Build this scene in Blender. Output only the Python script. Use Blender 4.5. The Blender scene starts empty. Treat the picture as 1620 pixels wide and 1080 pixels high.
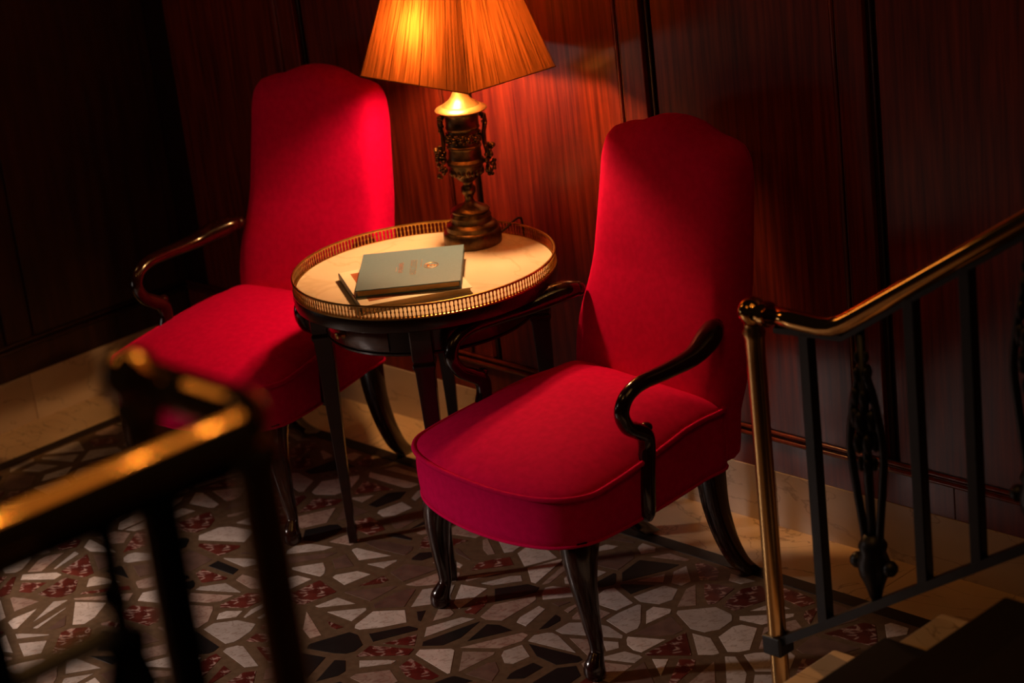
import bpy, bmesh, math, random
from mathutils import Vector, Matrix
random.seed(7)
SC = bpy.context.scene
COL = SC.collection
PI = math.pi

# ------------------------------------------------------------------ camera
PITCH, ROLL, YAW, FPX = 0.34876223, -0.116422016, -0.83129811, 3582.78
CAM = Vector((5.82, -3.93, 2.45))
_F = Vector((math.sin(YAW)*math.cos(PITCH), math.cos(YAW)*math.cos(PITCH), -math.sin(PITCH)))
_R0 = Vector((math.cos(YAW), -math.sin(YAW), 0)); _D0 = _F.cross(_R0)
_R = math.cos(ROLL)*_R0 - math.sin(ROLL)*_D0
_D = math.sin(ROLL)*_R0 + math.cos(ROLL)*_D0
cd = bpy.data.cameras.new('camera'); cam = bpy.data.objects.new('camera', cd); COL.objects.link(cam)
cam.matrix_world = Matrix(((_R.x, -_D.x, -_F.x, CAM.x), (_R.y, -_D.y, -_F.y, CAM.y), (_R.z, -_D.z, -_F.z, CAM.z), (0, 0, 0, 1)))
cd.sensor_fit = 'HORIZONTAL'; cd.sensor_width = 36; cd.lens = FPX/1620*36
cd.clip_start = 0.05; cd.clip_end = 60
cd.dof.use_dof = True; cd.dof.focus_distance = 5.3; cd.dof.aperture_fstop = 2.8
SC.camera = cam

# ------------------------------------------------------------------ world, lights, exposure
w = bpy.data.worlds.new('world'); SC.world = w; w.use_nodes = True
w.node_tree.nodes['Background'].inputs[0].default_value = (1.0, 0.62, 0.40, 1)
w.node_tree.nodes['Background'].inputs[1].default_value = 0.0035
SC.view_settings.view_transform = 'Standard'; SC.view_settings.look = 'None'
SC.view_settings.gamma = 1; SC.view_settings.use_curve_mapping = False
SC.view_settings.exposure = 0.0

def area(name, loc, target, sx, sy, power, color):
    l = bpy.data.lights.new(name, 'AREA'); l.shape = 'RECTANGLE'; l.size = sx; l.size_y = sy
    l.energy = power; l.color = color
    o = bpy.data.objects.new(name, l); COL.objects.link(o); o.location = loc
    o.rotation_euler = (Vector(target)-Vector(loc)).to_track_quat('-Z', 'Y').to_euler()
    return o
def point(name, loc, power, color, r):
    l = bpy.data.lights.new(name, 'POINT'); l.energy = power; l.color = color; l.shadow_soft_size = r
    o = bpy.data.objects.new(name, l); COL.objects.link(o); o.location = loc
    return o
# added spot standing in for the unseen low light at the left
sl = bpy.data.lights.new('left_fill_spot', 'SPOT'); sl.energy = 185; sl.color = (1.0, 0.80, 0.71); sl.shadow_soft_size = 0.10
sl.spot_size = math.radians(57); sl.spot_blend = 0.6
so = bpy.data.objects.new('left_fill_spot', sl); COL.objects.link(so); so.location = (0.12, -2.9, 1.35)
so.rotation_euler = (Vector((1.62, -1.72, -0.25))-so.location).to_track_quat('-Z', 'Y').to_euler()
area('patch_glow_panel', (0.10, -1.72, 0.62), (1.9, -0.2, 0.9), 0.40, 0.26, 0.5, (1.0, 0.80, 0.70))  # added small panel that gives the wall its pale reflected patch
# warm panel added by the left wall for the handrail's highlight, and the glow of the ceiling over the stairs
area('rail_glint_panel', (0.15, -1.25, 1.95), (3.3, -0.7, 0.9), 0.26, 0.42, 1.5, (1.0, 0.48, 0.15))
area('ceiling_glow', (3.9, -1.8, 3.6), (3.9, -1.8, 0), 1.6, 1.6, 5.0, (1.0, 0.45, 0.12))
area('ceiling_glow', (1.9, -3.3, 3.6), (1.9, -3.3, 0), 1.2, 1.2, 2.4, (1.0, 0.45, 0.12))
for i, (x, y, z) in enumerate([(2.25, -3.45, 3.45), (1.95, -3.3, 3.5), (4.2, -1.52, 3.5), (4.3, -1.72, 3.5), (4.1, -1.80, 3.45), (4.2, -2.02, 3.4), (4.15, -2.28, 3.45)]):
    point('ceiling_bulb', (x, y, z), 2.0, (1.0, 0.45, 0.12), 0.018)
LAMP_LIGHT = 740.0       # radiance of the lamp's own bulb
LAMP_COLOR = (1.0, 0.50, 0.18)

# ------------------------------------------------------------------ helpers
def obj(name, verts, faces, mat, parent=None, smooth=False, auto=None):
    me = bpy.data.meshes.new(name); me.from_pydata([tuple(v) for v in verts], [], faces); me.update()
    if mat: me.materials.append(mat)
    o = bpy.data.objects.new(name, me); COL.objects.link(o)
    if parent: o.parent = parent
    if smooth or auto:
        for p in me.polygons: p.use_smooth = True
    if auto:
        bm = bmesh.new(); bm.from_mesh(me)
        for e in bm.edges:
            if len(e.link_faces) == 2 and e.calc_face_angle(0) > auto: e.smooth = False
        bm.to_mesh(me); bm.free()
    return o
class MB:
    def __init__(s): s.v = []; s.f = []
    def add(s, v, f):
        n = len(s.v); s.v += [Vector(p) for p in v]; s.f += [tuple(i+n for i in q) for q in f]; return s
    def box(s, x0, x1, y0, y1, z0, z1, b=0.0):
        if b <= 0:
            v = [(x, y, z) for z in (z0, z1) for y in (y0, y1) for x in (x0, x1)]
            return s.add(v, [(0, 2, 3, 1), (4, 5, 7, 6), (0, 1, 5, 4), (2, 6, 7, 3), (0, 4, 6, 2), (1, 3, 7, 5)])
        bm = bmesh.new(); bmesh.ops.create_cube(bm, size=1)
        for q in bm.verts:
            q.co = Vector(((x0+x1)/2+q.co.x*(x1-x0), (y0+y1)/2+q.co.y*(y1-y0), (z0+z1)/2+q.co.z*(z1-z0)))
        bmesh.ops.bevel(bm, geom=bm.edges[:], offset=b, segments=2, affect='EDGES', profile=0.5)
        bm.verts.index_update()
        s.add([q.co.copy() for q in bm.verts], [tuple(q.index for q in f.verts) for f in bm.faces]); bm.free(); return s
    def tube(s, pts, rad, n=12, cap=True, up=(0, 0, 1), flat=1.0, closed=False):
        pts = [Vector(p) for p in pts]; m = len(pts)
        if not hasattr(rad, '__len__'): rad = [rad]*m
        v = []; f = []; prev = None
        for i, p in enumerate(pts):
            if closed: t = pts[(i+1) % m]-pts[i-1]
            else: t = pts[min(i+1, m-1)]-pts[max(i-1, 0)]
            t.normalize()
            if prev is None:
                a = Vector(up); a = a-t*a.dot(t)
                if a.length < 1e-3: a = Vector((1, 0, 0))-t*t.x
            else: a = prev-t*prev.dot(t)
            a.normalize(); prev = a; b = t.cross(a)
            for k in range(n):
                an = 2*PI*k/n; v.append(p+a*(math.cos(an)*rad[i]*flat)+b*(math.sin(an)*rad[i]))
        for i in range(m if closed else m-1):
            j = (i+1) % m
            for k in range(n): f.append((i*n+k, i*n+(k+1) % n, j*n+(k+1) % n, j*n+k))
        if cap and not closed: f.append(tuple(range(n))[::-1]); f.append(tuple(range((m-1)*n, m*n)))
        return s.add(v, f)
    def lathe(s, prof, n=32, c=(0, 0, 0)):
        v = []; f = []; m = len(prof)
        for r, z in prof:
            for k in range(n):
                a = 2*PI*k/n; v.append((c[0]+r*math.cos(a), c[1]+r*math.sin(a), c[2]+z))
        for i in range(m-1):
            for k in range(n): f.append((i*n+k, i*n+(k+1) % n, (i+1)*n+(k+1) % n, (i+1)*n+k))
        f.append(tuple(range(n))[::-1]); f.append(tuple(range((m-1)*n, m*n)))
        return s.add(v, f)
    def ball(s, c, r, n=10, sc=(1, 1, 1)):
        v = []; f = []; h = n//2
        for i in range(h+1):
            th = PI*i/h
            for k in range(n):
                a = 2*PI*k/n; rr = max(math.sin(th), 0.02)*r
                v.append((c[0]+rr*math.cos(a)*sc[0], c[1]+rr*math.sin(a)*sc[1], c[2]-r*math.cos(th)*sc[2]))
        for i in range(h):
            for k in range(n): f.append((i*n+k, i*n+(k+1) % n, (i+1)*n+(k+1) % n, (i+1)*n+k))
        f.append(tuple(range(n))[::-1]); f.append(tuple(range(h*n, h*n+n)))
        return s.add(v, f)
    def build(s, name, mat, parent=None, smooth=False, auto=None): return obj(name, s.v, s.f, mat, parent, smooth, auto)
def spline(pts, k=6):
    pts = [tuple(p) for p in pts]; out = []
    P = [tuple(2*a-b for a, b in zip(pts[0], pts[1]))]+pts+[tuple(2*a-b for a, b in zip(pts[-1], pts[-2]))]
    for i in range(1, len(P)-2):
        for j in range(k):
            t = j/k; out.append(tuple(0.5*((2*b)+(-a+c)*t+(2*a-5*b+4*c-d)*t*t+(-a+3*b-3*c+d)*t**3) for a, b, c, d in zip(P[i-1], P[i], P[i+1], P[i+2])))
    out.append(pts[-1]); return out
def closed_spline(pts, k=6):
    n = len(pts); out = []
    for i in range(n):
        a, b, c, d = pts[i-1], pts[i], pts[(i+1) % n], pts[(i+2) % n]
        for j in range(k):
            t = j/k; out.append(tuple(0.5*((2*q)+(-p+r)*t+(2*p-5*q+4*r-u)*t*t+(-p+3*q-3*r+u)*t**3) for p, q, r, u in zip(a, b, c, d)))
    return out
def thing(name, label, cat, loc=(0, 0, 0), rz=0, group=None):
    o = bpy.data.objects.new(name, None); COL.objects.link(o); o.location = loc; o.rotation_euler = (0, 0, rz)
    o['label'] = label; o['category'] = cat
    if group: o['group'] = group
    return o
def struct(o, label=None, cat=None):
    o['kind'] = 'structure'
    if label: o['label'] = label
    if cat: o['category'] = cat
    return o

# ------------------------------------------------------------------ materials
def mat(name, base, rough=0.5, metal=0.0, **kw):
    m = bpy.data.materials.new(name); m.use_nodes = True; b = m.node_tree.nodes['Principled BSDF']
    b.inputs['Base Color'].default_value = (*base, 1); b.inputs['Roughness'].default_value = rough; b.inputs['Metallic'].default_value = metal
    for k, v in kw.items(): b.inputs[k.replace('_', ' ')].default_value = v
    return m
def noisy(name, c0, c1, rough=0.5, scale=8.0, stretch=(1, 1, 1), detail=6, metal=0.0, lo=0.35, hi=0.65, bump=0.0, dist=0.0, extra=None, rnd=0.0, **kw):
    m = mat(name, c0, rough, metal, **kw); nt = m.node_tree; b = nt.nodes['Principled BSDF']
    tc = nt.nodes.new('ShaderNodeTexCoord'); mp = nt.nodes.new('ShaderNodeMapping'); mp.inputs['Scale'].default_value = stretch
    nz = nt.nodes.new('ShaderNodeTexNoise'); nz.inputs['Scale'].default_value = scale; nz.inputs['Detail'].default_value = detail; nz.inputs['Distortion'].default_value = dist
    cr = nt.nodes.new('ShaderNodeValToRGB'); cr.color_ramp.elements[0].position = lo; cr.color_ramp.elements[1].position = hi
    cr.color_ramp.elements[0].color = (*c0, 1); cr.color_ramp.elements[1].color = (*c1, 1)
    nt.links.new(tc.outputs['Object'], mp.inputs[0]); nt.links.new(mp.outputs[0], nz.inputs['Vector']); nt.links.new(nz.outputs[0], cr.inputs[0])
    out = cr.outputs[0]
    if extra:
        n2 = nt.nodes.new('ShaderNodeTexNoise'); n2.inputs['Scale'].default_value = extra[0]; n2.inputs['Detail'].default_value = 5; n2.inputs['Distortion'].default_value = 1.5
        mp2 = nt.nodes.new('ShaderNodeMapping'); mp2.inputs['Scale'].default_value = extra[4] if len(extra) > 4 else (1, 1, 1)
        nt.links.new(tc.outputs['Object'], mp2.inputs[0]); nt.links.new(mp2.outputs[0], n2.inputs['Vector'])
        c2 = nt.nodes.new('ShaderNodeValToRGB'); e = c2.color_ramp.elements
        e[0].position = extra[1]-extra[2]; e[0].color = (0, 0, 0, 1); e[1].position = extra[1]+extra[2]; e[1].color = (0, 0, 0, 1)
        q = e.new(extra[1]); q.color = (1, 1, 1, 1)
        nt.links.new(n2.outputs[0], c2.inputs[0])
        mx = nt.nodes.new('ShaderNodeMix'); mx.data_type = 'RGBA'; mx.inputs[7].default_value = (*extra[3], 1)
        nt.links.new(c2.outputs[0], mx.inputs[0]); nt.links.new(out, mx.inputs[6]); out = mx.outputs[2]
    if rnd:
        oi = nt.nodes.new('ShaderNodeObjectInfo'); mr = nt.nodes.new('ShaderNodeMapRange'); mr.inputs[3].default_value = 1-rnd; mr.inputs[4].default_value = 1+rnd*0.6
        hs = nt.nodes.new('ShaderNodeHueSaturation'); nt.links.new(oi.outputs['Random'], mr.inputs[0]); nt.links.new(mr.outputs[0], hs.inputs['Value'])
        nt.links.new(out, hs.inputs['Color']); out = hs.outputs[0]
    nt.links.new(out, b.inputs['Base Color'])
    if bump:
        bp = nt.nodes.new('ShaderNodeBump'); bp.inputs['Strength'].default_value = bump; bp.inputs['Distance'].default_value = 0.002
        nt.links.new(nz.outputs[0], bp.inputs['Height']); nt.links.new(bp.outputs[0], b.inputs['Normal'])
    return m
M = {}
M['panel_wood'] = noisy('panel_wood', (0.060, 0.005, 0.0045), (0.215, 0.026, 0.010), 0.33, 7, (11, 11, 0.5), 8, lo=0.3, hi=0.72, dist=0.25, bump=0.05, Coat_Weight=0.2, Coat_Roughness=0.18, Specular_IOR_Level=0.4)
M['frame_wood'] = noisy('frame_wood', (0.11, 0.014, 0.009), (0.20, 0.030, 0.014), 0.28, 9, (6, 6, 0.6), 6, Coat_Weight=0.3, Coat_Roughness=0.2)
M['dark_wood'] = noisy('dark_wood', (0.012, 0.003, 0.002), (0.022, 0.005, 0.003), 0.35, 12, (4, 4, 0.6), 5)
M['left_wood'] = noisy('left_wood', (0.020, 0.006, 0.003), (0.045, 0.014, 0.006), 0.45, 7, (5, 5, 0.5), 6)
M['mahogany'] = noisy('mahogany', (0.010, 0.002, 0.0015), (0.026, 0.005, 0.003), 0.16, 14, (3, 3, 0.8), 5, Coat_Weight=0.45, Coat_Roughness=0.08)
M['table_wood'] = noisy('table_wood', (0.010, 0.002, 0.0015), (0.024, 0.005, 0.003), 0.25, 14, (1, 1, 4), 5, Coat_Weight=0.25, Coat_Roughness=0.1)
M['drawer_wood'] = noisy('drawer_wood', (0.05, 0.009, 0.004), (0.10, 0.02, 0.008), 0.22, 14, (1, 1, 4), 5, Coat_Weight=0.5, Coat_Roughness=0.1)
M['velvet'] = noisy('velvet', (0.56, 0.0008, 0.068), (0.64, 0.0012, 0.080), 0.85, 60, (1, 1, 1), 4, bump=0.12, Sheen_Weight=0.4, Sheen_Roughness=0.4, Sheen_Tint=(0.95, 0.02, 0.17, 1), Specular_IOR_Level=0.05)
M['marble_top'] = noisy('marble_top', (0.66, 0.57, 0.46), (0.72, 0.64, 0.54), 0.25, 5, (1, 1, 1), 6, extra=(3.0, 0.5, 0.02, (0.62, 0.52, 0.40)))
M['marble_base'] = noisy('marble_base', (0.52, 0.40, 0.30), (0.62, 0.50, 0.39), 0.32, 4, (1, 1, 2), 6, extra=(2.2, 0.5, 0.012, (0.40, 0.30, 0.22), (1, 1, 2.5)), rnd=0.12)
M['marble_border'] = noisy('marble_border', (0.58, 0.40, 0.22), (0.70, 0.52, 0.32), 0.3, 4, (1, 1, 1), 6, extra=(2.5, 0.5, 0.012, (0.32, 0.2, 0.1), (1.5, 2.5, 1)), rnd=0.1)
M['border_black'] = mat('border_black', (0.012, 0.008, 0.006), 0.35)
M['grout'] = noisy('grout', (0.115, 0.068, 0.036), (0.155, 0.095, 0.052), 0.5, 60, (1, 1, 1), 4)
M['stone_cream'] = noisy('stone_cream', (0.56, 0.47, 0.41), (0.68, 0.59, 0.53), 0.3, 14, (1, 1, 1), 6, extra=(18, 0.5, 0.02, (0.42, 0.32, 0.26)), rnd=0.28)
M['stone_pink'] = noisy('stone_pink', (0.40, 0.27, 0.21), (0.50, 0.36, 0.29), 0.3, 18, (1, 1, 1), 6, extra=(16, 0.5, 0.03, (0.3, 0.17, 0.13)), rnd=0.25)
M['stone_brown'] = noisy('stone_brown', (0.13, 0.075, 0.058), (0.20, 0.115, 0.085), 0.32, 26, (1, 1, 1), 6, rnd=0.3)
M['stone_red'] = noisy('stone_red', (0.085, 0.014, 0.010), (0.16, 0.032, 0.022), 0.28, 22, (1, 1, 1), 6, extra=(20, 0.56, 0.055, (0.55, 0.36, 0.30)), rnd=0.25)
M['stone_black'] = noisy('stone_black', (0.005, 0.005, 0.005), (0.010, 0.009, 0.008), 0.5, 20, (1, 1, 1), 4)
M['brass'] = noisy('brass', (0.74, 0.40, 0.12), (0.80, 0.46, 0.15), 0.08, 6, (1, 1, 1), 4, metal=1.0)
M['brass_post'] = noisy('brass_post', (0.74, 0.44, 0.16), (0.80, 0.50, 0.20), 0.26, 6, (1, 1, 1), 4, metal=1.0)
M['brass_gallery'] = noisy('brass_gallery', (0.42, 0.23, 0.06), (0.55, 0.32, 0.10), 0.34, 60, (1, 1, 1), 4, metal=1.0)
M['bronze'] = noisy('bronze', (0.045, 0.024, 0.010), (0.14, 0.078, 0.03), 0.36, 40, (1, 1, 1), 5, metal=0.85, bump=0.25)
M['gilt'] = noisy('gilt', (0.36, 0.20, 0.075), (0.48, 0.29, 0.12), 0.38, 40, (1, 1, 1), 4, metal=0.9)
M['iron'] = noisy('iron', (0.005, 0.0045, 0.004), (0.010, 0.008, 0.007), 0.42, 40, (1, 1, 1), 4)
M['carpet'] = noisy('carpet', (0.010, 0.006, 0.005), (0.018, 0.010, 0.008), 0.95, 200, (1, 1, 1), 3, bump=0.4)
M['cloth_green'] = noisy('cloth_green', (0.082, 0.165, 0.26), (0.092, 0.185, 0.29), 0.6, 300, (1, 1, 1), 3, bump=0.05)
M['gold_foil'] = mat('gold_foil', (0.85, 0.50, 0.22), 0.3, 1.0)
M['gilt_pages'] = noisy('gilt_pages', (0.50, 0.30, 0.10), (0.62, 0.40, 0.15), 0.5, 120, (1, 1, 12), 3)
M['paper'] = noisy('paper', (0.72, 0.66, 0.56), (0.78, 0.72, 0.62), 0.45, 10, (1, 1, 1), 3)
M['paper_edge'] = noisy('paper_edge', (0.50, 0.36, 0.18), (0.62, 0.47, 0.26), 0.7, 60, (1, 1, 20), 3)
M['picture'] = noisy('picture', (0.22, 0.06, 0.03), (0.42, 0.15, 0.06), 0.4, 14, (1, 1, 1), 4)
M['spine'] = noisy('spine', (0.012, 0.012, 0.03), (0.03, 0.03, 0.06), 0.4, 20, (1, 1, 1), 3)
M['black_rubber'] = mat('black_rubber', (0.01, 0.008, 0.007), 0.5)
M['pale_lit_rail'] = mat('pale_lit_brass', (0.88, 0.84, 0.80), 0.3)  # pale base colour stands in for cool light on the brass lower rail
# lamp shade: pleated silk, diffuse plus translucent
m = bpy.data.materials.new('shade_silk'); m.use_nodes = True; nt = m.node_tree; nt.nodes.remove(nt.nodes['Principled BSDF'])
tc = nt.nodes.new('ShaderNodeTexCoord'); mp = nt.nodes.new('ShaderNodeMapping'); mp.inputs['Scale'].default_value = (38, 1.3, 1)
nz = nt.nodes.new('ShaderNodeTexNoise'); nz.inputs['Scale'].default_value = 1.4; nz.inputs['Detail'].default_value = 5; nz.inputs['Distortion'].default_value = 0.0
cr = nt.nodes.new('ShaderNodeValToRGB'); cr.color_ramp.elements[0].position = 0.33; cr.color_ramp.elements[1].position = 0.67
cr.color_ramp.elements[0].color = (0.012, 0.0028, 0.0003, 1); cr.color_ramp.elements[1].color = (0.056, 0.0132, 0.0022, 1)
nt.links.new(tc.outputs['UV'], mp.inputs[0]); nt.links.new(mp.outputs[0], nz.inputs['Vector']); nt.links.new(nz.outputs[0], cr.inputs[0])
tr = nt.nodes.new('ShaderNodeBsdfTranslucent'); df = nt.nodes.new('ShaderNodeBsdfDiffuse'); df.inputs[0].default_value = (0.22, 0.11, 0.04, 1)
ad = nt.nodes.new('ShaderNodeAddShader'); nt.links.new(cr.outputs[0], tr.inputs[0]); nt.links.new(tr.outputs[0], ad.inputs[0]); nt.links.new(df.outputs[0], ad.inputs[1])
nt.links.new(ad.outputs[0], nt.nodes['Material Output'].inputs[0]); M['shade'] = m
m = mat('bulb_glow', (0, 0, 0)); b = m.node_tree.nodes['Principled BSDF']
b.inputs['Emission Color'].default_value = (*LAMP_COLOR, 1); b.inputs['Emission Strength'].default_value = LAMP_LIGHT; M['bulb'] = m

# ------------------------------------------------------------------ floor
fl = struct(MB().box(-0.05, 4.3, -4.6, 0.05, -0.06, 0.0).build('floor', M['grout']))
BW = 0.205   # width of the marble border along the walls
def inset_poly(poly, d):
    # shrink a convex polygon (counter clockwise) by d through half-plane clipping
    out = list(poly); n = len(poly)
    for i in range(n):
        a = Vector(poly[i]); b = Vector(poly[(i+1) % n]); e = (b-a)
        if e.length < 1e-6: continue
        nrm = Vector((-e.y, e.x)).normalized(); out = clip(out, a+nrm*d, nrm)
        if len(out) < 3: return []
    return out
def clip(poly, p, n):
    out = []
    for i in range(len(poly)):
        a = Vector(poly[i]); b = Vector(poly[(i+1) % len(poly)]); da = (a-p).dot(n); db = (b-p).dot(n)
        if da >= 0: out.append(a)
        if da*db < 0: out.append(a+(b-a)*(da/(da-db)))
    return out
def parea(p): return 0.5*sum(p[i].x*p[(i+1) % len(p)].y-p[(i+1) % len(p)].x*p[i].y for i in range(len(p)))
X0, X1, Y0, Y1 = BW+0.045, 3.40, -3.3, -BW-0.045
sp = 0.112; seeds = []
yy = Y0-sp; r_ = 0
while yy < Y1+sp:
    xx = X0-sp+(sp*0.5 if r_ % 2 else 0)
    while xx < X1+sp:
        seeds.append(Vector((xx+random.uniform(-.52, .52)*sp, yy+random.uniform(-.52, .52)*sp))); xx += sp
    yy += sp*0.92; r_ += 1
grid = {}
for s_ in seeds: grid.setdefault((int(math.floor(s_.x/0.2)), int(math.floor(s_.y/0.2))), []).append(s_)
cells = []
for s_ in seeds:
    poly = [Vector((X0, Y0)), Vector((X1, Y0)), Vector((X1, Y1)), Vector((X0, Y1))]
    gx, gy = int(math.floor(s_.x/0.2)), int(math.floor(s_.y/0.2))
    for i in range(-2, 3):
        for j in range(-2, 3):
            for q in grid.get((gx+i, gy+j), []):
                if q is s_: continue
                poly = clip(poly, (s_+q)/2, (s_-q).normalized())
                if len(poly) < 3: break
            if len(poly) < 3: break
        if len(poly) < 3: break
    if len(poly) < 3 or parea(poly) < 0.0012: continue
    todo = [poly]
    if parea(poly) > 0.0125 and random.random() < 0.75 or random.random() < 0.10:
        c = sum(poly, Vector((0, 0)))/len(poly); a = random.uniform(0, PI); n = Vector((math.cos(a), math.sin(a)))
        todo = [clip(poly, c, n), clip(poly, c, -n)]
    for p in todo:
        if len(p) < 3: continue
        p = inset_poly(p, random.choice((random.uniform(0.005, 0.010), random.uniform(0.008, 0.013), random.uniform(0.013, 0.021))))
        if len(p) >= 3 and random.random() < 0.55:      # knock one corner off
            i = random.randrange(len(p)); a, b, c = p[i-1], p[i], p[(i+1) % len(p)]
            if (a-b).length > 0.02 and (c-b).length > 0.02:
                t = random.uniform(.18, .42); k1 = b+(a-b)*t; k2 = b+(c-b)*t
                p = p[:i]+[k1, k2]+p[i+1:]
        if len(p) >= 3 and parea(p) > 0.0005: cells.append(p)
def shown(p):
    c = sum(p, Vector((0, 0)))/len(p); d = Vector((c.x, c.y, 0))-CAM; z = d.dot(_F)
    u = 810+FPX*d.dot(_R)/z; v = 540+FPX*d.dot(_D)/z
    return (-30 < u < 1650 and -30 < v < 1110), parea(p)/z/z
kinds = ['stone_cream']*38+['stone_pink']*16+['stone_brown']*13+['stone_red']*19+['stone_black']*14
infr = []; rest = []
for p in cells:
    k = random.choice(kinds)
    if k == 'stone_black' and parea(p) > 0.011: k = 'stone_cream'
    s_ = shown(p)
    (infr if s_[0] else rest).append((s_[1], k, p))
infr.sort(key=lambda t: -t[0])
def stone_geo(p, top):
    n = len(p); c = sum(p, Vector((0, 0)))/n; v = []
    for q in p: v.append((q.x-c.x, q.y-c.y, -0.004))
    for q in p: v.append((q.x-c.x, q.y-c.y, top-0.0003))
    for q in p:
        d = (c-q); d = d*(0.0012/max(d.length, .001)); v.append((q.x+d.x-c.x, q.y+d.y-c.y, top))
    f = []
    for i in range(n):
        j = (i+1) % n; f += [(i, j, n+j, n+i), (n+i, n+j, 2*n+j, 2*n+i)]
    f.append(tuple(range(2*n, 3*n))); return c, v, f
for _, k, p in infr[:298]:
    c, v, f = stone_geo(p, random.uniform(0.0006, 0.0010)); o = obj('stone', v, f, M[k], fl); o.location = (c.x, c.y, 0)
left_over = infr[298:]+rest
me_v = []; me_f = []; me_m = []; names = sorted(set(kinds))
for _, k, p in left_over:
    c, v, f = stone_geo(p, 0.0008); n = len(me_v); me_v += [(a+c.x, b+c.y, d) for a, b, d in v]; me_f += [tuple(i+n for i in q) for q in f]; me_m += [names.index(k)]*len(f)
o = obj('stone_pieces', me_v, me_f, None, fl)
for n in names: o.data.materials.append(M[n])
for i, p_ in enumerate(o.data.polygons): p_.material_index = me_m[i]
o['kind'] = 'stuff'
# marble border slabs and black strip
for x0, x1 in ((BW, 0.93), (0.93, 1.89), (1.89, 2.843), (2.843, 3.8), (3.8, 4.3)):
    MB().box(x0+.0008, x1-.0008, -BW, 0.0, -0.01, 0.002, 0.0006).build('marble_slab', M['marble_border'], fl)
for y0, y1 in ((-BW, 0.0), (-1.15, -BW), (-2.1, -1.15), (-3.1, -2.1), (-4.5, -3.1)):
    MB().box(0.0, BW-.0008, y0+.0008, y1-.0008, -0.01, 0.002, 0.0006).build('marble_slab', M['marble_border'], fl)
MB().box(BW, 4.3, -BW-.04, -BW, -0.01, 0.0018).build('black_strip', M['border_black'], fl)
MB().box(BW, BW+.04, -4.5, -BW-.04, -0.01, 0.0018).build('black_strip', M['border_black'], fl)

# ------------------------------------------------------------------ walls
WH = 2.7
wr = struct(MB().box(-0.1, 6.2, 0.014, 0.12, 0.0, WH).build('wall_right', M['dark_wood']))
bbr = struct(MB().box(0.0, 6.2, 0.010, 0.0142, 0.0, 0.149).build('baseboard_right', M['dark_wood']))
for x0, x1 in ((0.0, 0.52), (0.52, 1.46), (1.46, 2.42), (2.42, 3.38), (3.38, 4.34), (4.34, 5.3)):
    MB().box(x0+.0008, x1-.0008, 0.0, 0.012, 0.0, 0.151, 0.001).build('marble_slab', M['marble_base'], bbr)
PER = 0.672
for k in range(-3, 5):
    th = 2.018+k*PER; a = max(th-0.555, 0.0); zb = 0.264
    if th <= 0.05: continue
    if th-0.555 < 0 and th < 0.1: continue
    # recessed-edge panel, moulding, plain strip; the gap beyond is the dark double groove
    MB().box(a, th-0.012, 0.002, 0.02, zb, WH-.05, 0.002).build('wood_panel', M['panel_wood'], wr)
    mm = MB().tube([(th-0.006, 0.003, zb), (th-0.006, 0.003, WH-.05)], 0.0048, 8); mm.tube([(th+0.003, 0.006, zb), (th+0.003, 0.006, WH-.05)], 0.0035, 8)
    mm.build('moulding', M['frame_wood'], wr, smooth=True)
    MB().box(th+0.008, th+0.080, 0.0, 0.02, zb, WH-.05, 0.002).build('wood_strip', M['panel_wood'], wr)
    MB().tube([(th+0.098, 0.010, zb), (th+0.098, 0.010, WH-.05)], 0.005, 8).build('groove_bead', M['dark_wood'], wr, smooth=True)
# bottom rail of the panelling, in lengths, and the double bead above it
for x0, x1 in ((0.0, 0.942), (0.942, 1.613), (1.613, 2.957), (2.957, 4.30), (4.30, 6.2)):
    MB().box(x0+.001, x1-.001, 0.002, 0.02, 0.151, 0.238, 0.0015).build('bottom_rail', M['frame_wood'], wr)
tr1 = MB()
for z, r, y in ((0.257, 0.0055, 0.001), (0.247, 0.003, 0.004), (0.240, 0.006, 0.000)):
    tr1.tube([(0.0, y, z), (6.2, y, z)], r, 10)
struct(tr1.build('trim_1', M['frame_wood'], None, smooth=True))
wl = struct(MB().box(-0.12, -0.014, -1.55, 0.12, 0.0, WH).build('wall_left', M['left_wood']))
bbl = struct(MB().box(-0.0142, -0.010, -4.6, 0.0, 0.0, 0.149).build('baseboard_left', M['dark_wood']))
for y0, y1 in ((-0.62, 0.0), (-1.55, -0.62), (-2.5, -1.55), (-3.5, -2.5)):
    MB().box(-0.012, 0.0, y0+.0008, y1-.0008, 0.0, 0.151, 0.001).build('marble_slab', M['marble_base'], bbl)
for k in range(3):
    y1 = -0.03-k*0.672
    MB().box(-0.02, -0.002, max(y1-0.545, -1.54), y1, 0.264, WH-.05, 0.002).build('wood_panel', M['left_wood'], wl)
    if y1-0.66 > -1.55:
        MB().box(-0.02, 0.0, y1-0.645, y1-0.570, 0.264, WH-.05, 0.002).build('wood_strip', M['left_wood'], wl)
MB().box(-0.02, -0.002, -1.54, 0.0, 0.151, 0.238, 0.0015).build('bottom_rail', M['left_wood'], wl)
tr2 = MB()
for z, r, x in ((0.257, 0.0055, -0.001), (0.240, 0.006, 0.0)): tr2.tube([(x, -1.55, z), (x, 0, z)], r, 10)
struct(tr2.build('trim_2', M['left_wood'], None, smooth=True))

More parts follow.
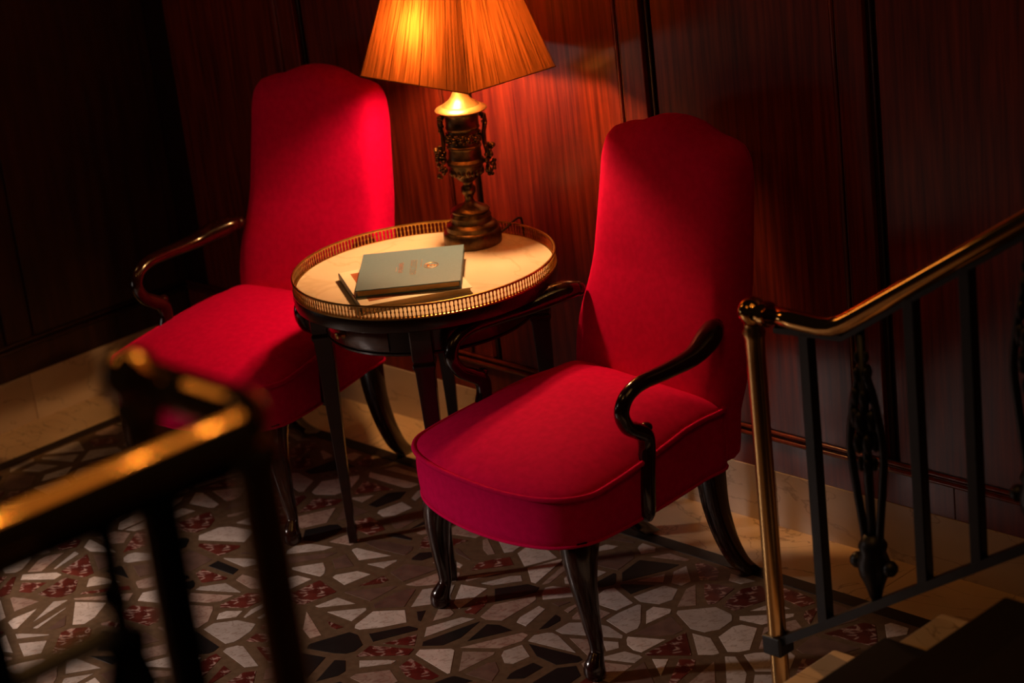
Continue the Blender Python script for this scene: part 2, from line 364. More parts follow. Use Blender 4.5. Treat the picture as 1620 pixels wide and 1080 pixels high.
# ------------------------------------------------------------------ stairs and landing
SX, RUN, RISE, SY0, SY1 = 3.12, 0.28, 0.165, -2.95, -0.665
st = MB()
for k in range(5):
    x0 = SX+RUN*k; x1 = x0+RUN if k < 4 else 7.0
    st.box(x0+0.02, x1+0.02, SY0 if k < 4 else -5.2, SY1-0.004, 0.0, RISE*(k+1)-0.025)
stairs = struct(st.build('staircase', M['marble_base']), 'marble stairs with dark carpet rising beside the railing', 'stairs')
for k in range(5):
    x0 = SX+RUN*k; x1 = x0+RUN+0.02 if k < 4 else 7.0; z = RISE*(k+1)
    MB().box(x0, x1, SY0 if k < 4 else -5.2, SY1, z-0.025, z, 0.006).build('stair_tread', M['marble_border'], stairs)
    xe = x1 if k == 4 else x0+RUN+0.018; ya = SY0+0.12 if k < 4 else -5.1
    cb = MB()
    if k == 0: cb.box(x0+0.085, xe, ya, SY1-0.03, z-0.001, z+0.020, 0.008)
    else:
        cb.box(x0+0.085, xe, SY1-0.19, SY1-0.03, z-0.001, z+0.020, 0.006); cb.box(x0-0.012, xe, ya, SY1-0.17, z-0.001, z+0.020, 0.006); cb.box(x0-0.012, x0+.006, ya, SY1-0.17, z-RISE+0.015, z+0.01, 0.004)
    cb.build('carpet', M['carpet'], stairs)

# ------------------------------------------------------------------ railings
def ornate(mb, leaf, x, y, zb, zt, axis):
    """wrought baluster: centre rod, two side rods closing on a knob below, leaf cluster above"""
    ax = Vector((1, 0, 0)) if axis == 'x' else Vector((0, 1, 0)); h = zt-zb; P = Vector((x, y, zb))
    up = Vector((0, 0, 1))
    mb.tube([P, P+up*h], 0.0095, 10)
    for s in (-1, 1):
        path = [P+ax*(s*0.012)+up*(h*0.14), P+ax*(s*0.020)+up*(h*0.28), P+ax*(s*0.034)+up*(h*0.46), P+ax*(s*0.040)+up*(h*0.58), P+ax*(s*0.030)+up*(h*0.70), P+ax*(s*0.016)+up*(h*0.80), P+up*(h*0.86)]
        mb.tube([Vector(q) for q in spline([tuple(q) for q in path], 5)], 0.0085, 8)
    prof = [(0.012, 0.02), (0.020, 0.05), (0.030, 0.075), (0.034, 0.10), (0.026, 0.125), (0.030, 0.14), (0.016, 0.165)]
    leaf.lathe([(r, z*h/0.62) for r, z in prof], 14, tuple(P))
    for s in (-1, 1): leaf.ball(tuple(P+ax*(s*0.040)+up*(h*0.155)), 0.017, 10)
    for zf, n, r in ((0.52, 4, 0.018), (0.60, 5, 0.024), (0.68, 5, 0.026), (0.76, 4, 0.022), (0.84, 4, 0.018), (0.90, 3, 0.014)):
        for k in range(n):
            a = 2*PI*k/n+zf*7; c = P+up*(h*zf)+Vector((math.cos(a), math.sin(a), 0))*r*0.75
            leaf.ball(tuple(c), r*0.55, 8, (0.8, 0.8, 1.7))
RY = -0.69
rl = thing('stair_railing', 'brass handrail on black iron bars climbing the marble steps', 'railing', (2.99, RY, 0))
L = lambda x, z: (x-2.99, 0, z)
HZ = 0.900
path = [L(3.03, HZ), L(3.10, HZ), L(3.165, HZ-.001)]+[L(x, z) for x, z in ((3.195, HZ+.004), (3.222, HZ+.016), (3.25, HZ+.033))]
for i in range(1, 13): x = 3.25+i*0.1; path.append(L(x, HZ+0.033+(x-3.25)*0.640))
MB().tube(path, 0.0205, 24).build('handrail', M['brass'], rl, smooth=True)
pm = MB().lathe([(0.030, 0), (0.030, 0.012), (0.021, 0.02), (0.0195, 0.05), (0.0195, 0.80), (0.021, 0.845), (0.024, 0.855), (0.0195, 0.866), (0.020, 0.875)], 28)
pm.build('post', M['brass_post'], rl, auto=0.7)
kb = MB().ball((0, 0, HZ), 0.030, 24); kb.tube([(0.012, 0, HZ), (0.030, 0, HZ), (0.031, 0, HZ), (0.042, 0, HZ), (0.043, 0, HZ)], [0.022, 0.022, 0.0265, 0.0265, 0.022], 24)
kb.build('post_ball', M['brass'], rl, auto=0.7)
bz = lambda x: 0.165+0.615*(x-3.01)
br = MB()
for y0, y1 in ((-0.014, 0.014),):
    xa, xb = 3.0, 4.3; q = [(xa, bz(xa)-.011), (xb, bz(xb)-.011), (xb, bz(xb)+.011), (xa, bz(xa)+.011)]
    v = [(x-2.99, y, z) for y in (y0, y1) for x, z in q]
    br.add(v, [(0, 1, 2, 3), (7, 6, 5, 4), (0, 4, 5, 1), (1, 5, 6, 2), (2, 6, 7, 3), (3, 7, 4, 0)])
br.box(-0.024, 0.024, -0.024, 0.024, 0.13, 0.175, 0.004)
br.build('bottom_bar', M['iron'], rl)
hz = lambda x: HZ-0.02 if x < 3.2 else HZ+0.012+(x-3.25)*0.640
tb = MB()
for xa, xb in ((3.05, 3.22), (3.22, 4.3)):
    v = [(x-2.99, y, hz(x)+d) for y in (-.012, .012) for x, d in ((xa, -.012), (xb, -.012), (xb, 0), (xa, 0))]
    tb.add(v, [(0, 1, 2, 3), (7, 6, 5, 4), (0, 4, 5, 1), (1, 5, 6, 2), (2, 6, 7, 3), (3, 7, 4, 0)])
tb.build('top_bar', M['iron'], rl)
for i in range(10):
    x = 3.125+i*0.129
    if i in (1, 4, 7):
        g = MB(); lf = MB(); ornate(g, lf, x-2.99+.004, 0, bz(x), hz(x), 'x')
        o = g.build('ornate_baluster', M['iron'], rl, smooth=True); lf.build('leaf_cluster', M['iron'], o, smooth=True)['kind'] = 'stuff'
    else:
        MB().box(x-2.99-.0125, x-2.99+.0125, -.0125, .0125, bz(x), hz(x), 0.002).build('baluster', M['iron'], rl)
# guard rail at the head of the stairs, close to the camera
GX, GY, GZ = 4.267, -2.82, 1.715
gl = thing('landing_railing', 'out-of-focus brass guard rail turning a corner at the stair head', 'railing', (GX, GY, RISE*5))
Z = RISE*5
path = [(-0.19, 0, GZ-Z), (-0.10, 0, GZ-Z), (-0.045, 0, GZ-Z)]+[(-0.045+0.045*math.sin(a), -0.045+0.045*math.cos(a), GZ-Z) for a in [PI/2*i/8 for i in range(1, 9)]]+[(0, -0.1-0.15*i, GZ-Z) for i in range(0, 11)]
MB().tube(path, 0.0215, 24).build('handrail', M['brass'], gl, smooth=True)
MB().lathe([(0.03, -0.165), (0.03, -0.15), (0.02, -0.14), (0.0195, 0.84), (0.024, 0.855), (0.02, 0.87)], 24, (-0.207, 0, 0)).build('post', M['brass_post'], gl, auto=0.7)
MB().ball((-0.207, 0, GZ-Z), 0.029, 20).build('post_ball', M['brass'], gl, smooth=True)
MB().lathe([(0.034, 0.0), (0.034, 0.02), (0.021, 0.03), (0.0205, 0.84), (0.026, 0.855), (0.0215, 0.87)], 24, (-0.012, -0.012, 0)).build('corner_post', M['brass_post'], gl, auto=0.7)
MB().box(-.012, .012, -1.6, -0.02, 0.08, 0.10, 0.002).build('bottom_bar', M['iron'], gl)
MB().box(-.012, .012, -1.6, -0.05, GZ-Z-0.034, GZ-Z-0.016, 0.002).build('top_bar', M['iron'], gl)
MB().box(-.19, -.02, -.012, .012, 0.08, 0.10, 0.002).build('bottom_bar', M['iron'], gl)
for i, dy in enumerate((-0.125, -0.185, -0.31, -0.43, -0.55, -0.67, -0.79)):
    if i == 1 or i == 4:
        g = MB(); lf = MB(); ornate(g, lf, 0, dy, 0.10, GZ-Z-0.02, 'y')
        o = g.build('ornate_baluster', M['iron'], gl, smooth=True); lf.build('leaf_cluster', M['iron'], o, smooth=True)['kind'] = 'stuff'
    else:
        MB().box(-.0125, .0125, dy-.0125, dy+.0125, 0.09, GZ-Z-0.02, 0.002).build('baluster', M['iron'], gl)
MB().tube([(0, -0.195, 1.585-Z), (0, -0.20, 1.585-Z), (0, -0.21, 1.585-Z), (0, -1.5, 1.585-Z)], [0.004, 0.010, 0.012, 0.012], 14).build('lower_rail', M['pale_lit_rail'], gl, smooth=True)

# ------------------------------------------------------------------ armchair
def rings_mesh(rings, cap0=True, cap1=True):
    n = len(rings[0]); v = [p for r in rings for p in r]; f = []
    for i in range(len(rings)-1):
        for k in range(n): f.append((i*n+k, i*n+(k+1) % n, (i+1)*n+(k+1) % n, (i+1)*n+k))
    if cap0: f.append(tuple(range(n))[::-1])
    if cap1: f.append(tuple(range((len(rings)-1)*n, len(rings)*n)))
    return v, f
def make_chair(label, loc, rz):
    t = thing('armchair', label, 'chair', loc, rz, 'high-backed red armchairs')
    # seat
    base = [(0.0, -0.385), (0.13, -0.377), (0.235, -0.345), (0.292, -0.285), (0.302, -0.20), (0.290, -0.05), (0.268, 0.10), (0.255, 0.19),
            (0.15, 0.205), (0, 0.205), (-0.15, 0.205), (-0.255, 0.19), (-0.268, 0.10), (-0.290, -0.05), (-0.302, -0.20), (-0.292, -0.285), (-0.235, -0.345), (-0.13, -0.377)]
    out = closed_spline(base, 5)
    def ez(x, y): # height of the welted edge: dips to the front corners, rises to the back
        s = (y+0.385)/0.6; return 0.440+0.040*max(0, min(1, (s-0.22)/0.5))**1.0
    def bz_(x, y): return 0.322+0.012*(y+0.385)/0.6-0.010*max(0, 1-abs(x)/0.3)*(1 if y < -0.25 else 0)
    cx, cy = 0.0, -0.07
    def ring(s, zf, grow=0.0):
        r = []
        for x, y in out:
            px, py = cx+(x-cx)*s, cy+(y-cy)*s; d = math.hypot(x-cx, y-cy); px += (x-cx)/d*grow; py += (y-cy)/d*grow
            r.append((px, py, zf(x, y)))
        return r
    R = [ring(0.5, lambda x, y: bz_(x, y)+.004), ring(0.965, lambda x, y: bz_(x, y)), ring(0.985, lambda x, y: bz_(x, y)+.006)]
    for i in range(1, 6):
        u = i/6; R.append(ring(0.985+0.012*math.sin(PI*u), lambda x, y, u=u: bz_(x, y)+(ez(x, y)-bz_(x, y))*u))
    R.append(ring(0.992, lambda x, y: ez(x, y)-.004)); R.append(ring(0.978, lambda x, y: ez(x, y)+.003))
    for s in (0.955, 0.92, 0.86, 0.78, 0.66, 0.5, 0.33, 0.16, 0.05):
        R.append(ring(s, lambda x, y, s=s: ez(x*s, y*s)*(1-s*s*.6)+ez(x, y)*s*s*.6+0.058*(1-s**3.6)))
    v, f = rings_mesh(R); seat = obj('seat', v, f, M['velvet'], t, smooth=True)
    wpts = [(x*0.997, cy+(y-cy)*0.997, ez(x, y)) for x, y in out]
    MB().tube(wpts, 0.0062, 8, closed=True).build('welt', M['velvet'], seat, smooth=True)
    wpts = [(x*0.985, cy+(y-cy)*0.985, bz_(x, y)+.002) for x, y in out]
    MB().tube(wpts, 0.004, 6, closed=True).build('lower_welt', M['velvet'], seat, smooth=True)
    # back
    half = [(0.0, 0.335), (0.12, 0.335), (0.222, 0.337), (0.245, 0.355), (0.252, 0.45), (0.262, 0.53), (0.258, 0.61), (0.243, 0.70), (0.234, 0.82), (0.228, 0.92), (0.224, 0.985), (0.216, 1.025), (0.196, 1.053), (0.162, 1.065), (0.122, 1.072), (0.065, 1.092)]
    top = [(0.0, 1.100)]
    pts = half+top+[(-x, z) for x, z in half[:0:-1]]
    outl = closed_spline(pts, 4)
    def fy(z):
        k = [(0.33, 0.165), (0.45, 0.17), (0.60, 0.208), (0.75, 0.256), (0.95, 0.292), (1.13, 0.312)]
        for (a, ya), (b, yb) in zip(k, k[1:]):
            if z <= b: return ya+(yb-ya)*(z-a)/(b-a)
        return k[-1][1]
    cz = 0.73
    def bring(s, off, pull=0.0):
        r = []
        for x, z in outl:
            px = x*s; pz = cz+(z-cz)*s
            if s > 0.9:
                d = 1-s; px = x-(1 if x > 0 else -1)*min(abs(x), d*0.25); pz = z-(z-cz)/abs(z-cz+1e-6)*d*0.4*min(1, abs(z-cz)/.3)
            r.append((px, fy(pz)+off, pz))
        return r
    th = 0.088
    B = [bring(0.3, th), bring(0.8, th), bring(0.94, th-.003), bring(0.985, th-.012), bring(1.0, th-.03), bring(1.0, 0.022), bring(0.985, 0.006), bring(0.955, -0.006), bring(0.91, -0.013), bring(0.82, -0.017), bring(0.7, -0.019), bring(0.5, -0.020), bring(0.3, -0.0205), bring(0.1, -0.0205)]
    v, f = rings_mesh(B); obj('backrest', v, f, M['velvet'], t, smooth=True)
    # shepherd's-crook arms
    for s in (1, -1):
        P = [(.236, .205, .672, .015), (.248, .180, .674, .0235), (.270, .140, .667, .0275), (.292, .07, .653, .0215), (.302, -.02, .650, .0180), (.303, -.095, .648, .0165), (.303, -.140, .631, .016), (.301, -.158, .597, .0165), (.297, -.143, .560, .0175), (.292, -.112, .538, .019), (.289, -.088, .520, .0195), (.288, -.083, .490, .0185), (.290, -.092, .450, .0195), (.294, -.102, .400, .0200), (.294, -.106, .345, .0185), (.290, -.106, .322, .012)]
        sp_ = spline(P, 5); a = MB().tube([(s*q[0], q[1], q[2]) for q in sp_], [q[3] for q in sp_], 14, up=(1, 0, 0), flat=1.12)
        a.ball((s*.289, -.083, .534), 0.0150, 12, (1, 1.15, .9))
        a.ball((s*.238, .200, .673), 0.019, 12, (1, .9, 1))
        a.build('arm', M['mahogany'], t, smooth=True)
    # cabriole front legs
    for s in (1, -1):
        P = [(.240, -.262, .345, .046), (.246, -.270, .318, .046), (.255, -.280, .280, .040), (.263, -.285, .235, .033), (.268, -.284, .185, .027), (.272, -.281, .13, .0215), (.275, -.277, .085, .0175), (.276, -.277, .060, .0160), (.278, -.284, .045, .019), (.281, -.293, .026, .0245), (.282, -.294, .010, .025), (.282, -.294, .0025, .021)]
        sp_ = spline(P, 4); g = MB().tube([(s*q[0], q[1], q[2]) for q in sp_], [q[3] for q in sp_], 16, up=(1, 0, 0))
        g.build('front_leg', M['mahogany'], t, smooth=True)
    # raked rear legs, square in section
    for s in (1, -1):
        P = [(.215, .165, .36, .030), (.213, .168, .30, .029), (.208, .180, .22, .026), (.200, .210, .13, .0235), (.191, .250, .055, .0225), (.184, .285, .015, .0235), (.181, .300, .0022, .022)]
        sp_ = spline(P, 4); g = MB(); rings = []
        for x, y, z, r in sp_:
            rings.append([(s*x+a*r*.82, y+b*r, z) for a, b in ((-.85, -1), (.85, -1), (1, -.85), (1, .85), (.85, 1), (-.85, 1), (-1, .85), (-1, -.85))])
        v, f = rings_mesh(rings); obj('rear_leg', v, f, M['mahogany'], t, auto=0.9)
    return t
ch = make_chair('red high-backed armchair beside the stair railing, its whole seat in view', (2.314, -0.514, 0.0015), math.radians(-5.0))
def copy_tree(o, parent=None):
    c = o.copy(); COL.objects.link(c)
    if parent: c.parent = parent
    for k in [q for q in bpy.data.objects if q.parent == o]: copy_tree(k, c)
    return c
c2 = copy_tree(ch); c2.location = (1.082, -0.505, 0.0015); c2.rotation_euler = (0, 0, math.radians(8.5))
c2['label'] = 'red high-backed armchair in the dark wall corner, partly behind the round table'

# ------------------------------------------------------------------ side table
TX, TY, TR, TZ = 1.737, -0.470, 0.327, 0.712
a0 = math.atan2(-0.66-TY, 1.54-TX)
tb = thing('side_table', 'round dark wood table with cream marble top and pierced brass gallery', 'table', (TX, TY, 0.0015), 0)
MB().lathe([(0.0, TZ-.022), (TR-.006, TZ-.022), (TR-.004, TZ-.004), (TR-.006, TZ)], 96).build('marble_top', M['marble_top'], tb, auto=0.6)
MB().lathe([(0.23, TZ-.040), (TR-.004, TZ-.040), (TR+.002, TZ-.036), (TR+.004, TZ-.020), (TR+.002, TZ-.006), (TR-.003, TZ-.004), (TR-.003, TZ-.0215), (0.23, TZ-.0225)], 96).build('top_rim', M['table_wood'], tb, auto=0.6)
ga = MB()
ga.lathe([(TR-.004, TZ-.005), (TR+.003, TZ-.005), (TR+.003, TZ-.001), (TR-.0005, TZ), (TR-.004, TZ-.001)], 120)
ga.f = ga.f[:-2]
ring = lambda z, r, rr, n=120: ga.tube([((TR+rr)*math.cos(2*PI*i/n), (TR+rr)*math.sin(2*PI*i/n), z) for i in range(n)], r, 8, closed=True)
ring(TZ+.0285, 0.0030, 0)
for i in range(204):
    a = 2*PI*i/204; c, s = math.cos(a), math.sin(a); v = []; f = []
    lv = [(TZ-.002, .0036), (TZ+.003, .0017), (TZ+.008, .0010), (TZ+.0115, .0015), (TZ+.0135, .0026), (TZ+.0155, .0015), (TZ+.019, .0010), (TZ+.024, .0017), (TZ+.0275, .0036)]
    for z, hw in lv:
        for dr, dt in ((-.0012, -hw), (.0012, -hw), (.0012, hw), (-.0012, hw)): v.append(((TR+dr)*c-dt*s, (TR+dr)*s+dt*c, z))
    for k in range(len(lv)-1):
        for j in range(4): f.append((k*4+j, k*4+(j+1) % 4, k*4+4+(j+1) % 4, k*4+4+j))
    ga.add(v, f)
ga.build('gallery', M['brass_gallery'], tb, smooth=False)['kind'] = 'stuff'
AR = 0.258
MB().lathe([(0.21, TZ-.122), (AR+.003, TZ-.122), (AR+.004, TZ-.117), (AR, TZ-.114), (AR, TZ-.046), (AR+.006, TZ-.040), (0.21, TZ-.040)], 96).build('apron', M['table_wood'], tb, auto=0.6)
# drawers in two of the apron's four bays
for q in range(2):
    ac = a0+PI/4+q*PI; hw = 0.46; v = []; f = []; n = 16
    for i in range(n+1):
        a = ac-hw+2*hw*i/n
        for r, z in ((AR-.01, TZ-.111), (AR+.003, TZ-.111), (AR+.0045, TZ-.108), (AR+.0045, TZ-.054), (AR+.003, TZ-.051), (AR-.01, TZ-.051)): v.append((r*math.cos(a), r*math.sin(a), z))
    for i in range(n):
        for k in range(6): f.append((i*6+k, (i+1)*6+k, (i+1)*6+(k+1) % 6, i*6+(k+1) % 6))
    f.append((0, 1, 2, 3, 4, 5)); f.append(tuple(range(n*6, n*6+6))[::-1])
    d = obj('drawer', v, f, M['drawer_wood'], tb, auto=0.6)
    aa = ac-0.08 if q == 0 else ac; dr = Vector((math.cos(aa), math.sin(aa), 0)); p = dr*(AR+.004)+Vector((0, 0, TZ-.081))
    MB().tube([p, p+dr*.003, p+dr*.008, p+dr*.013, p+dr*.019, p+dr*.021], [.012, .012, .005, .0065, .010, .006], 16).build('knob', M['brass_gallery'], d, smooth=True)
for k in range(4):
    a = a0+k*PI/2; r = 0.274; P = []
    x, y = r*math.cos(a), r*math.sin(a); ca, sa = math.cos(a), math.sin(a); rings = []
    for z, h in ((TZ-.042, .027), (TZ-.122, .027), (TZ-.128, .024), (TZ-.134, .0275), (TZ-.142, .0275), (TZ-.150, .0235), (0.30, .0155), (0.05, .0095), (0.042, .0125), (0.0, .0105)):
        rings.append([(x+ca*u*h-sa*w*h, y+sa*u*h+ca*w*h, z) for u, w in ((-.9, -1), (.9, -1), (1, -.9), (1, .9), (.9, 1), (-.9, 1), (-1, .9), (-1, -.9))])
    v, f = rings_mesh(rings); obj('leg', v, f, M['table_wood'], tb, auto=0.6)

# ------------------------------------------------------------------ lamp
LX, LY = 1.676, -0.243
lp = thing('table_lamp', 'lit table lamp, bronze urn under a pleated amber shade', 'lamp', (LX, LY, TZ+.0017))
tilt = Vector((0.739, -0.674, 0)); lp.rotation_mode = 'QUATERNION'
from mathutils import Quaternion
lp.rotation_quaternion = Quaternion(tilt, math.radians(-1.4))
MB().lathe([(.073, 0), (.0745, .004), (.0745, .030), (.071, .036), (.066, .039), (.0655, .050), (.060, .056), (.0535, .059), (.052, .066), (.053, .074), (.049, .081), (.047, .083), (.050, .089), (.046, .094), (.030, .101), (.018, .106), (.013, .112)], 48).build('foot', M['bronze'], lp, auto=0.6)
MB().lathe([(.013, .110), (.0105, .118), (.012, .126), (.017, .133), (.0195, .141), (.018, .150), (.012, .156), (.0135, .160), (.014, .164)], 32).build('stem', M['bronze'], lp, auto=0.8)
ur = MB().lathe([(.013, .162), (.022, .168), (.033, .178), (.040, .190), (.0425, .202), (.044, .210), (.049, .213), (.0495, .219), (.046, .223), (.043, .226), (.0415, .250), (.0425, .254), (.0445, .256), (.0445, .259), (.042, .261), (.0405, .300), (.0425, .303), (.0435, .306), (.042, .309), (.042, .335), (.046, .343), (.050, .347)], 48)
urn = ur.build('urn', M['bronze'], lp, auto=0.6)
rel = MB()     # frieze of scrolls round the urn
for k in range(14):
    a = 2*PI*k/14
    for dz, da, r in ((0, 0, .0065), (.008, .12, .0045), (-.009, .14, .0045), (.004, -.16, .0038), (-.007, -.12, .0034), (.010, .22, .003)):
        rel.ball((.0425*math.cos(a+da), .0425*math.sin(a+da), .281+dz), r, 8, (1, 1, 1))
rel.build('frieze', M['bronze'], urn, smooth=True)['kind'] = 'stuff'
fl_ = MB()
for k in range(20):
    a = 2*PI*k/20; fl_.ball((.040*math.cos(a), .040*math.sin(a), .192), .006, 8, (1, 1, 1.7))
fl_.build('gadroons', M['bronze'], urn, smooth=True)['kind'] = 'stuff'
for q, ang in enumerate((math.radians(228), math.radians(42))):
    d = Vector((math.cos(ang), math.sin(ang), 0)); t_ = Vector((-d.y, d.x, 0)); h = MB(); rr = random.Random(q+3)
    h.tube([d*.044+Vector((0, 0, .338)), d*.056+Vector((0, 0, .334)), d*.058+Vector((0, 0, .315)), d*.052+Vector((0, 0, .290)), d*.052+Vector((0, 0, .262)), d*.058+Vector((0, 0, .245)), d*.060+Vector((0, 0, .225))], [.006, .0065, .006, .0055, .006, .008, .008], 10)
    for i in range(46):    # grapes and leaves hanging from the handle
        z = rr.uniform(.178, .262); sp2 = .022*math.sin(PI*min(1, (z-.165)/.10))+.003
        c = d*(.060+rr.uniform(-.008, .013))+t_*rr.uniform(-sp2, sp2)+Vector((0, 0, z)); h.ball(tuple(c), rr.uniform(.0040, .0070), 8)
    for i in range(14):
        c = d*(.053+rr.uniform(-.003, .006))+t_*rr.uniform(-.010, .010)+Vector((0, 0, rr.uniform(.30, .338))); h.ball(tuple(c), rr.uniform(.003, .0055), 8)
    h.build('handle', M['bronze'], lp, smooth=True)
MB().lathe([(.050, .345), (.064, .350), (.066, .353), (.064, .356), (.050, .363), (.048, .3632), (.046, .3655), (.030, .376), (.022, .387), (.017, .396), (.0145, .402)], 48).build('collar', M['gilt'], lp, auto=0.6)
MB().lathe([(.010, .400), (.010, .47), (.016, .475), (.017, .53), (.012, .535)], 20).build('socket', M['gilt'], lp, auto=0.6)
SBZ, SH, HX, HY, TXs, TYs = .449, .27, .197, .149, .125, .080
def sp_pt(face, u, t, out=0.0):
    """point on the shade: face 0 front, 1 right, 2 back, 3 left; u -1..1 along the face, t 0..1 upward"""
    hx = HX+(TXs-HX)*t+out; hy = HY+(TYs-HY)*t+out; z = SBZ+SH*t
    return [(u*hx, -hy, z), (hx, u*hy, z), (-u*hx, hy, z), (-hx, -u*hy, z)][face]
v = []; f = []; nu, nt_ = 24, 10
for fc in range(4):
    for i in range(nu):
        for j in range(nt_+1):
            u = -1+2*i/nu; v.append(sp_pt(fc, u, j/nt_, 0.0012*math.sin(i/nu*2*PI*12)))
N = 4*nu
for i in range(N):
    for j in range(nt_): f.append((i*(nt_+1)+j, ((i+1) % N)*(nt_+1)+j, ((i+1) % N)*(nt_+1)+j+1, i*(nt_+1)+j+1))
shade = obj('shade', v, f, M['shade'], lp, smooth=False)
uv = shade.data.uv_layers.new(name='threads')      # threads run from the lower edge to the top
for pl in shade.data.polygons:
    i0 = min(pl.vertices)//(nt_+1); wrap = any(k//(nt_+1) == N-1 for k in pl.vertices) and any(k//(nt_+1) == 0 for k in pl.vertices)
    for li in pl.loop_indices:
        k = shade.data.loops[li].vertex_index; i = k//(nt_+1); j = k % (nt_+1)
        if wrap and i == 0: i = N
        uv.data[li].uv = (i/nu, j/nt_)
for fc in range(4):
    for u in (-1, -0.45, 0.12, 0.62) if fc in (0, 2) else (-1, -0.3, 0.35):
        MB().tube([sp_pt(fc, u, t/6, .0012) for t in range(7)], 0.0006, 6).build('seam', M['shade'], shade, smooth=True)
tm = MB(); loop = []
for fc in range(4):
    for i in range(8): loop.append(sp_pt(fc, -1+2*i/8, 0.0, .001))
tm.tube(loop, 0.0014, 8, closed=True); tm.build('bottom_trim', M['shade'], shade, smooth=True)
tm = MB(); loop = []
for fc in range(4):
    for i in range(8): loop.append(sp_pt(fc, -1+2*i/8, 1.0, .001))
tm.tube(loop, 0.0032, 8, closed=True); tm.build('top_trim', M['shade'], shade, smooth=True)
hp = MB().tube([(.012, 0, .47), (.012, 0, SBZ+SH), ], .002, 6); hp.tube([(-TXs, 0, SBZ+SH), (TXs, 0, SBZ+SH)], .002, 6); hp.tube([(0, -TYs, SBZ+SH), (0, TYs, SBZ+SH)], .002, 6)
hp.build('shade_carrier', M['gilt'], lp, smooth=True)
MB().ball((-.020, -.048, .572), .034, 20, (1, 1, 1.15)).build('bulb', M['bulb'], lp, smooth=True)
cp = spline([(.046, .050, .018), (.048, .070, .024), (.040, .105, .032), (.036, .127, .0355), (.035, .136, .033), (.036, .145, .01), (.04, .16, -.2), (.05, .19, -.5), (.06, .21, -.69)], 5)
MB().tube(cp, .0028, 8).build('cord', M['black_rubber'], lp, smooth=True)

# ------------------------------------------------------------------ books
def quad_frame(p0, p1, p3):
    o = Vector(p0); e = Vector(p1)-o; g = Vector(p3)-o; ang = math.atan2(e.y, e.x); return o, ang, e.length, g.length
bk2 = thing('paperback_book', 'thick white paperback with brown cover picture, lying under the green book', 'book', (0, 0, 0))
bz0 = TZ+.0018
def wb(name, parent, zoff): pass
# lower book: corner B is the front one, long edge runs towards the right
o2 = Vector((1.830, -0.757, 0)); e2 = Vector((0.145, 0.255, 0)).normalized(); g2 = Vector((-e2.y, e2.x, 0)); W2, D2 = 0.272, 0.285
bk2.location = (o2.x, o2.y, bz0); bk2.rotation_euler = (0, 0, math.atan2(e2.y, e2.x))
vv = []; ff = []; n = 16
for i in range(n+1):     # page block, swelling a little in the middle
    x = W2*i/n; hgt = .0155-.004*(i/n)**2
    for y in (.003, D2-.003): vv += [(x*.985, y, .0015), (x*.985, y, .0015+hgt)]
for i in range(n):
    a = i*4; b = a+4; ff += [(a, b, b+1, a+1), (a+1, b+1, b+3, a+3), (a+3, b+3, b+2, a+2), (a+2, b+2, b, a)]
ff += [(0, 1, 3, 2), (n*4, n*4+2, n*4+3, n*4+1)]
obj('pages', vv, ff, M['paper_edge'], bk2)
def sheet(z0, th, x0, x1, y0, y1, dr, k=16):
    v = []; f = []
    for i in range(k+1):
        x = x0+(x1-x0)*i/k; z = z0-dr*(x/W2)**2
        for y in (y0, y1): v += [(x, y, z), (x, y, z+th)]
    for i in range(k):
        a = i*4; b = a+4; f += [(a, b, b+1, a+1), (a+1, b+1, b+3, a+3), (a+3, b+3, b+2, a+2), (a+2, b+2, b, a)]
    f += [(0, 1, 3, 2), (k*4, k*4+2, k*4+3, k*4+1)]; return v, f
v, f = sheet(.0172, .0012, 0, W2, 0, D2, .004); cov = obj('front_cover', v, f, M['paper'], bk2)
v, f = sheet(.0185, .0003, .024, W2-.022, .026, D2-.026, .004); obj('cover_picture', v, f, M['picture'], cov)
v, f = sheet(.0002, .0012, 0, W2, 0, D2, 0); obj('rear_cover', v, f, M['paper'], bk2)
MB().box(-.0022, .0004, 0, D2, .0002, .0184, .0006).build('spine', M['spine'], bk2)
gz = bz0+.0190
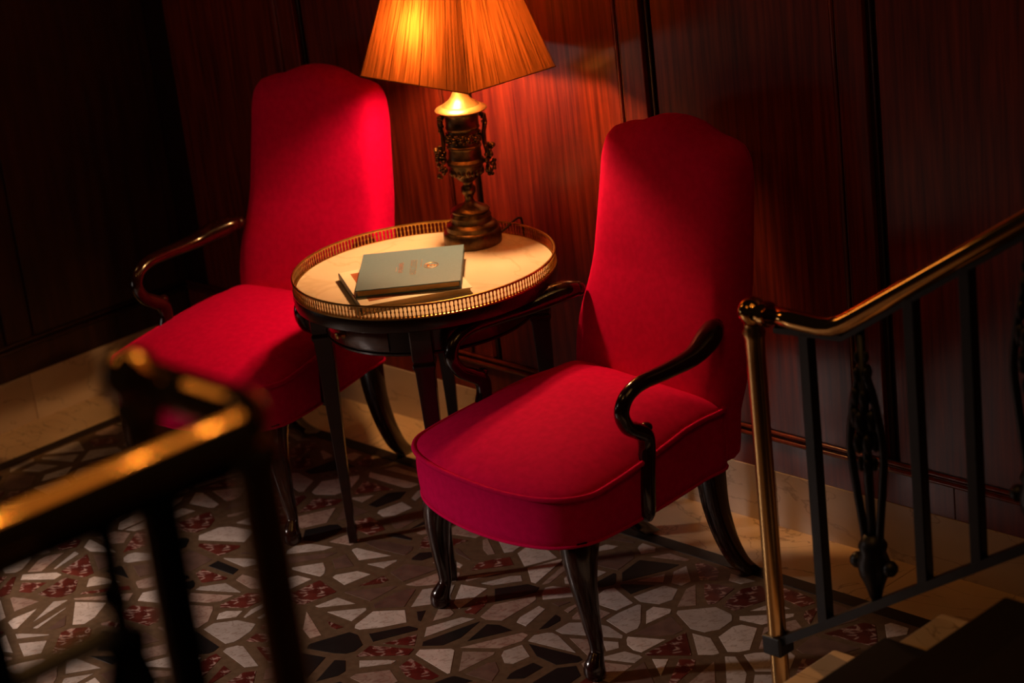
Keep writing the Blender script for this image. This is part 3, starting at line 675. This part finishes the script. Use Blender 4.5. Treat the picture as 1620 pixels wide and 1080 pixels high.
bk = thing('cloth_book', 'flat grey-green cloth book stamped in gold, lying on the white paperback', 'book', (0, 0, 0))
p0 = Vector((1.772, -0.724)); p1 = Vector((1.951, -0.546)); ang = math.atan2(p1.y-p0.y, p1.x-p0.x); W, D = 0.254, 0.283
bk.location = (p0.x, p0.y, gz); bk.rotation_euler = (0, 0, ang)
MB().box(0, W, 0, D, .0155, .0182, .0006).build('front_cover', M['cloth_green'], bk)
MB().box(0, W, 0, D, 0, .0027, .0006).build('rear_cover', M['cloth_green'], bk)
MB().box(.004, W-.003, .004, D-.004, .0026, .0156).build('pages', M['gilt_pages'], bk)
MB().box(W-.0032, W+.0004, 0, D, .0002, .0181, .0008).build('spine', M['cloth_green'], bk)
# gold stamping: letters too small to read in the photograph, an oval medallion
gm = MB(); rr = random.Random(11)
def glyphs(x0, ya, yb, hgt, nn):
    st_ = (ya-yb)/nn
    for i in range(nn):
        y = ya-st_*(i+.5); wv = st_*.32; zt = .0183
        gm.box(x0, x0+hgt, y+wv-.0009, y+wv, zt-.0003, zt+.0002)
        if rr.random() < .7: gm.box(x0, x0+hgt, y-wv, y-wv+.0009, zt-.0003, zt+.0002)
        for q in rr.sample((0, .45, .9), rr.choice((1, 2))): gm.box(x0+hgt*q, x0+hgt*q+.0013, y-wv, y+wv, zt-.0003, zt+.0002)
glyphs(.127, .196, .080, .015, 8); glyphs(.098, .182, .104, .010, 8)
gm.box(.152, .153, .135, .195, .018, .0185); gm.box(.092, .0926, .115, .150, .018, .0185)
gm.build('gold_lettering', M['gold_foil'], bk)['kind'] = 'stuff'
md = MB()
md.tube([(.178+.017*math.cos(2*PI*i/28), .140+.021*math.sin(2*PI*i/28), .0183) for i in range(28)], .0011, 6, closed=True)
md.ball((.181, .141, .0182), .0060, 10, (1, 1, .1)); md.ball((.171, .140, .0182), .0075, 10, (.7, 1.5, .08)); md.ball((.188, .139, .0182), .004, 8, (1, 1.4, .1))
md.build('medallion', M['gold_foil'], bk, smooth=True)
